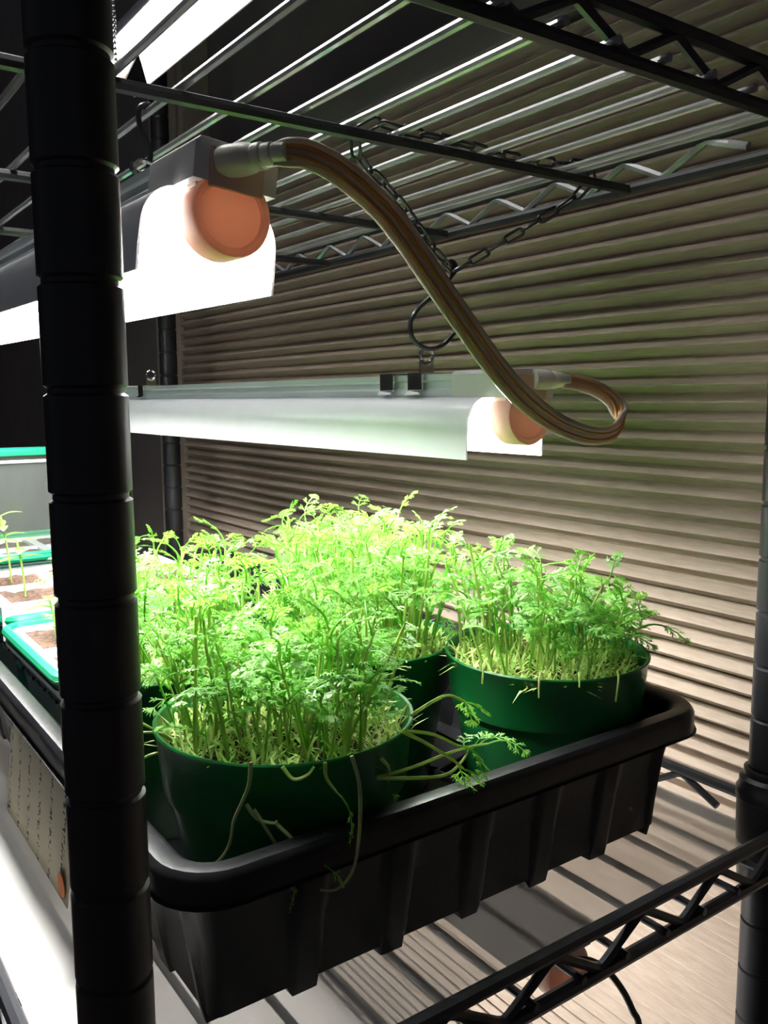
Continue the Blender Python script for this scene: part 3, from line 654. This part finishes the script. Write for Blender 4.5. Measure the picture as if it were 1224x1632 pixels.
# stems hanging over the rim of the near pot, and lying out to its sides
droops = [
 ([(0.0599,0.0364,-0.1222),(0.0588,0.036,-0.1295),(0.0563,0.0368,-0.1357),(0.0536,0.0378,-0.1419),(0.052,0.0378,-0.1492),(0.0479,0.0397,-0.1554),(0.0417,0.0436,-0.1585)], 'withered', 0),
 ([(0.0874,0.0172,-0.1203),(0.0888,0.0147,-0.1297),(0.088,0.0133,-0.1421),(0.0858,0.0128,-0.1546),(0.0833,0.0136,-0.1608),(0.0796,0.0157,-0.1645),(0.0753,0.0187,-0.1645)], 'withered', 0),
 ([(0.0575,0.0359,-0.1361),(0.0601,0.0333,-0.1409),(0.0643,0.0301,-0.1424),(0.0655,0.0293,-0.1416)], 'withered', 0),
 ([(0.0651,0.0295,-0.1424),(0.0698,0.0252,-0.1483),(0.0745,0.0211,-0.1529),(0.0761,0.0197,-0.1549)], 'withered', 1),
 ([(0.0595,0.0342,-0.1378),(0.0631,0.0303,-0.1461),(0.066,0.0271,-0.1534)], 'withered', 1),
 ([(0.0683,0.0302,-0.1238),(0.0711,0.0276,-0.1279),(0.0749,0.0251,-0.1265),(0.0769,0.0241,-0.1238)], 'pale', 0),
 ([(0.08,0.0221,-0.1224),(0.08,0.0213,-0.1276),(0.0822,0.019,-0.1321)], 'stem', 1),
 ([(0.0952,0.0294,-0.1320),(0.105,0.0281,-0.1363),(0.1192,0.0244,-0.1349),(0.1319,0.022,-0.1325),(0.1428,0.0205,-0.1318),(0.1483,0.0168,-0.1307)], 'stem', 2),
 ([(0.1023,0.0241,-0.1346),(0.116,0.0202,-0.1368),(0.1283,0.0175,-0.1379),(0.1364,0.0183,-0.1355),(0.1424,0.0207,-0.133)], 'stem', 2),
 ([(0.1108,0.0207,-0.1182),(0.1206,0.0189,-0.1246),(0.1306,0.0168,-0.1323),(0.1368,0.0177,-0.1378)], 'stem', 2),
 ([(0.1122,0.0197,-0.1182),(0.1227,0.0179,-0.1213),(0.1328,0.016,-0.1273)], 'stem', 1),
 ([(0.1139,0.0193,-0.1128),(0.1236,0.0191,-0.1097),(0.1315,0.0198,-0.1092),(0.1391,0.0199,-0.1132)], 'stem', 2),
 ([(0.1043,0.0238,-0.128),(0.1089,0.0258,-0.1334),(0.111,0.0294,-0.1401)], 'stem', 1),
 ([(0.0566,0.0819,-0.1312),(0.0501,0.087,-0.1277),(0.0456,0.0908,-0.1242),(0.0416,0.0941,-0.1213)], 'stem', 1),
 ([(0.0564,0.0817,-0.1336),(0.0493,0.0878,-0.1265),(0.0413,0.0936,-0.126)], 'pale', 0),
 ([(0.0581,0.08,-0.1364),(0.0506,0.0858,-0.1335),(0.0448,0.0898,-0.1342),(0.0404,0.0925,-0.1372)], 'pale', 0)]
def droop(parent, pts, m, leaves, rr=0.00075):
    base = Vector(parent.location); C_ = catmull([Vector(p)-base for p in pts], 5)
    me = MB().tube(C_, [rr*(1-0.4*i/len(C_)) for i in range(len(C_))], 5).me('drooping_stem', True)
    o = link('drooping_stem', me, m, parent)
    d = (C_[-1]-C_[-2]).normalized()
    for k in range(leaves):
        a = math.atan2(d.y, d.x) + (k-0.5)*0.8*(leaves > 1)
        link('leaf', FR[(k*3+len(pts)) % 8], None, o, C_[-1-2*k], (0, -math.asin(max(-1, min(1, d.z))) - 0.1, a), 0.85)
for pts, m, lv in droops: droop(pF, pts, m, lv)
for pts, m in (([(0.1980,0.0735,-0.123),(0.1950,0.0715,-0.1255),(0.1940,0.0710,-0.1330)], 'stem'), ([(0.2130,0.0530,-0.1262),(0.2100,0.0510,-0.1290),(0.2095,0.0505,-0.1370)], 'withered'), ([(0.2440,0.0355,-0.1270),(0.2420,0.0330,-0.1300),(0.2400,0.0325,-0.1400)], 'pale'), ([(0.2260,0.0420,-0.1262),(0.2240,0.0400,-0.1280),(0.2235,0.0395,-0.1320)], 'stem')):
    droop(pR, [c0 + (Vector(q)-c0)*0.962 + Vector((0, 0, 0.0015)) for q in pts], m, 0, 0.0006)

# small empty black nursery pot between the green pots
bp = thing('nursery_pot', 'small empty square black nursery pot standing between the green pots', 'pot', (0.2080, 0.1050-0.012, TFLOOR), (0, 0, 0.25))
def sq(h, z): return [(-h, -h, z), (h, -h, z), (h, h, z), (-h, h, z)]
npm = MB(); rg = [sq(0.0100, 0), sq(0.0125, 0.022), sq(0.0135, 0.022), sq(0.0137, 0.0245), sq(0.0120, 0.0245), sq(0.0092, 0.002)]
npm.v = [Vector(p) for r_ in rg for p in r_]
npm.f = [(i*4+k, i*4+(k+1) % 4, (i+1)*4+(k+1) % 4, (i+1)*4+k) for i in range(5) for k in range(4)] + [(3, 2, 1, 0), (20, 21, 22, 23)]
link('pot_body', npm.me('pot_body', bevel=0.0006), 'black_plastic', bp)

# ------------------------------------------------------------------ propagators behind
def oval_leaf(L=0.017, W=0.0095):
    vs = []; fs = []; n = 6
    for i in range(n+1):
        s = i/n; w_ = W/2*math.sin(math.pi*min(1, s*0.97+0.03))**0.8*(1-0.25*s); z = 0.25*L*s - 0.45*L*s*s
        vs += [(L*s, -w_, z+0.0008*(1-s)), (L*s, 0, z), (L*s, w_, z+0.0008*(1-s))]
    for i in range(n):
        for k in range(2): fs.append((i*3+k, i*3+k+1, (i+1)*3+k+1, (i+1)*3+k))
    me = mesh('broad_leaf', vs, fs, True); me.materials.append(MT['pepper']); return me
OL = oval_leaf()
def broad_seedling(parent, loc, H, seed, n=6):
    rd = random.Random(seed); a = rd.uniform(0, 6.28); pts = [Vector((math.cos(a)*0.12*H*s*s, math.sin(a)*0.12*H*s*s, H*s)) for s in [k/5 for k in range(6)]]
    me = MB().tube(pts, 0.0008, 6).me('seedling_stem', True); st = link('seedling', me, 'stem', parent, loc)
    for k in range(n):
        s = 0.55 + 0.45*(k//2+1)/((n+1)//2); s = min(s, 1.0); j = min(4, int(s*5)); p = pts[j].lerp(pts[j+1], s*5-j)
        link('leaf', OL, None, st, p, (0, -rd.uniform(0.0, 0.5), (k % 2)*math.pi + (k//2)*1.4 + rd.uniform(-.3, .3)), rd.uniform(0.8, 1.15))
def seed_tray(label, x0, x1, y0, y1, z0, z1, nx, ny, seed, plants, insert_up=0.0, dome=None):
    rd = random.Random(seed); cx, cy = (x0+x1)/2, (y0+y1)/2
    t = thing('seed_tray', label, 'seed tray', (cx, cy, z0))
    def sh(me):
        for v in me.vertices: v.co -= Vector((cx, cy, z0))
        return me
    body = link('tray_body', sh(loft_tray('tray_body', x0+0.003, x1-0.003, y0+0.003, y1-0.003, z0, z1-0.002, rim=0.004, skirt=0.004, taper=0.012, r=0.012)), 'dark_green', t)
    loop = rrect(x0+0.003, x1-0.003, y0+0.003, y1-0.003, 0.012, 5, 0.05)
    link('rim', MB().tube([(x-cx, y-cy, z1-z0) for x, y in loop], 0.0033, 8, closed=True).me('rim', True), 'green_rim', body)
    # ribs pressed into the long side
    for k in range(5):
        yy = y0 + 0.02 + k*(y1-y0-0.04)/4
        link('rib', MB().tube([(x0+0.0085-cx, yy-cy-0.009, 0.62*(z1-z0)), (x0+0.0085-cx, yy-cy, 0.60*(z1-z0)), (x0+0.0085-cx, yy-cy+0.009, 0.62*(z1-z0))], 0.0012, 6).me('rib', True), 'dark_green', body)
    # frosted cell insert
    zi = z1 - z0 + insert_up; ix0, ix1, iy0, iy1 = x0+0.008-cx, x1-0.008-cx, y0+0.008-cy, y1-0.008-cy
    ins = MB(); bw = 0.0042
    for i in range(nx+1):
        xx = ix0 + (ix1-ix0)*i/nx; ins.box(xx-bw, xx+bw, iy0-bw, iy1+bw, zi-0.012, zi)
    for j in range(ny+1):
        yy = iy0 + (iy1-iy0)*j/ny
        for i in range(nx):
            xa = ix0 + (ix1-ix0)*i/nx + bw; xb = ix0 + (ix1-ix0)*(i+1)/nx - bw; ins.box(xa, xb, yy-bw, yy+bw, zi-0.012, zi)
    if insert_up > 0.004: ins.box(ix0-bw, ix1+bw, iy0-bw, iy0-bw+0.001, zi-0.024, zi-0.010)
    link('cell_insert', ins.me('cell_insert', bevel=0.0008), 'cell', t)
    for i in range(nx):
        for j in range(ny):
            xa, xb = ix0+(ix1-ix0)*i/nx+bw, ix0+(ix1-ix0)*(i+1)/nx-bw; ya, yb = iy0+(iy1-iy0)*j/ny+bw, iy0+(iy1-iy0)*(j+1)/ny-bw
            s = MB(); m = 6
            for q in range(m+1):
                for p in range(m+1): s.v.append(Vector((xa+(xb-xa)*p/m, ya+(yb-ya)*q/m, zi-0.0035+rd.uniform(-0.0012, 0.0016))))
            s.f = [(q*(m+1)+p, q*(m+1)+p+1, (q+1)*(m+1)+p+1, (q+1)*(m+1)+p) for q in range(m) for p in range(m)]
            link('soil', s.me('soil'), 'soil', t)
            if (i, j) in plants: broad_seedling(t, ((xa+xb)/2+rd.uniform(-.006, .006), (ya+yb)/2+rd.uniform(-.006, .006), zi-0.0035), plants[(i, j)], seed*31+i*7+j, rd.choice((4, 6, 6)))
    if dome:
        zt = dome - z0; zr = z1-z0+0.003; gx0, gx1, gy0, gy1 = x0+0.004-cx, x1-0.004-cx, y0+0.004-cy, y1-0.004-cy; tp = 0.006
        a = rrect(gx0, gx1, gy0, gy1, 0.012, 5, 0.05); b = rrect(gx0+tp, gx1-tp, gy0+tp, gy1-tp, 0.012, 5, 0.05); c = rrect(gx0+tp+0.006, gx1-tp-0.006, gy0+tp+0.006, gy1-tp-0.006, 0.010, 5, 0.05); n = min(len(a), len(b), len(c))
        d = MB(); d.v = [Vector((x, y, zr)) for x, y in a[:n]] + [Vector((x, y, zt-0.005)) for x, y in b[:n]] + [Vector((x, y, zt)) for x, y in c[:n]]
        d.f = [(i*n+k, i*n+(k+1) % n, (i+1)*n+(k+1) % n, (i+1)*n+k) for i in range(2) for k in range(n)] + [tuple(2*n+k for k in range(n))]
        dm = link('dome_lid', d.me('dome_lid', True), 'dome', t); dm['label'] = 'clear plastic dome lid'
        link('lid_rim', MB().tube([(x, y, zr+0.0005) for x, y in a[:n]], 0.0022, 6, closed=True).me('lid_rim', True), 'green_rim', dm)
        vb = MB().box(gx0+tp+0.002, gx1-tp-0.002, gy0+tp-0.002, gy0+tp+0.030, zt, zt+0.006)
        link('vent_bar', vb.me('vent_bar', bevel=0.0015), 'green_rim', dm)
        link('white_seam', MB().tube([(gx0+tp, gy0+tp-0.001, zt-0.005), (cx-cx, gy0+tp-0.001, zt-0.005), (gx1-tp, gy0+tp-0.001, zt-0.005)], 0.0015, 6).me('white_seam', True), 'cell', dm)
    return t
seed_tray('green rimmed seed tray with sparse seedlings behind the pots', 0.0515, 0.1830, 0.2450, 0.3900, TFLOOR, -0.1515, 3, 2, 5, {(0, 0): 0.022, (0, 1): 0.026, (1, 0): 0.025, (2, 0): 0.030, (2, 1): 0.024, (1, 1): 0.028})
seed_tray('green rimmed seed tray with a raised white cell insert, one tray further back', 0.0530, 0.2200, 0.3960, 0.5360, TFLOOR, -0.1500, 3, 2, 6, {(0, 0): 0.040, (0, 1): 0.052, (1, 0): 0.030, (1, 1): 0.046, (2, 1): 0.024}, insert_up=0.010)
seed_tray('green propagator with a clear dome lid at the far end of the shelf', 0.0300, 0.2050, 0.5780, 0.7150, LINER+0.0004, -0.1400, 3, 2, 8, {}, dome=-0.0500)

# ------------------------------------------------------------------ note leaning on the tray
pp = MB(); nx, nz = 6, 6; PW, PH = 0.110, 0.062
for j in range(nz+1):
    for i in range(nx+1):
        s = j/nz; pp.v.append(Vector((0.0008 + 0.0105*s*0.6 - 0.0012*math.sin(math.pi*i/nx)*s, PW*i/nx, PH*s*0.99)))
pp.f = [(j*(nx+1)+i, j*(nx+1)+i+1, (j+1)*(nx+1)+i+1, (j+1)*(nx+1)+i) for j in range(nz) for i in range(nx)]
nt_ = thing('paper_note', 'beige paper note with handwritten lines leaning on the black tray side', 'note', (0.0230, 0.1390, LINER + 0.0004))
sh_ = link('sheet', pp.me('sheet', True), 'paper', nt_)
sm = sh_.modifiers.new('thickness', 'SOLIDIFY'); sm.thickness = 0.0004
od = MB().lathe_y([(0.0, 0.0), (0.0052, 0.0), (0.0052, 0.0003), (0.0, 0.0003)], 20).me('orange_dot')
link('orange_dot', od, mat('orange_ink', (0.75, 0.22, 0.06), 0.7, var=0.05), nt_, (0.0003, 0.006, 0.008), (0, 0, -math.pi/2))
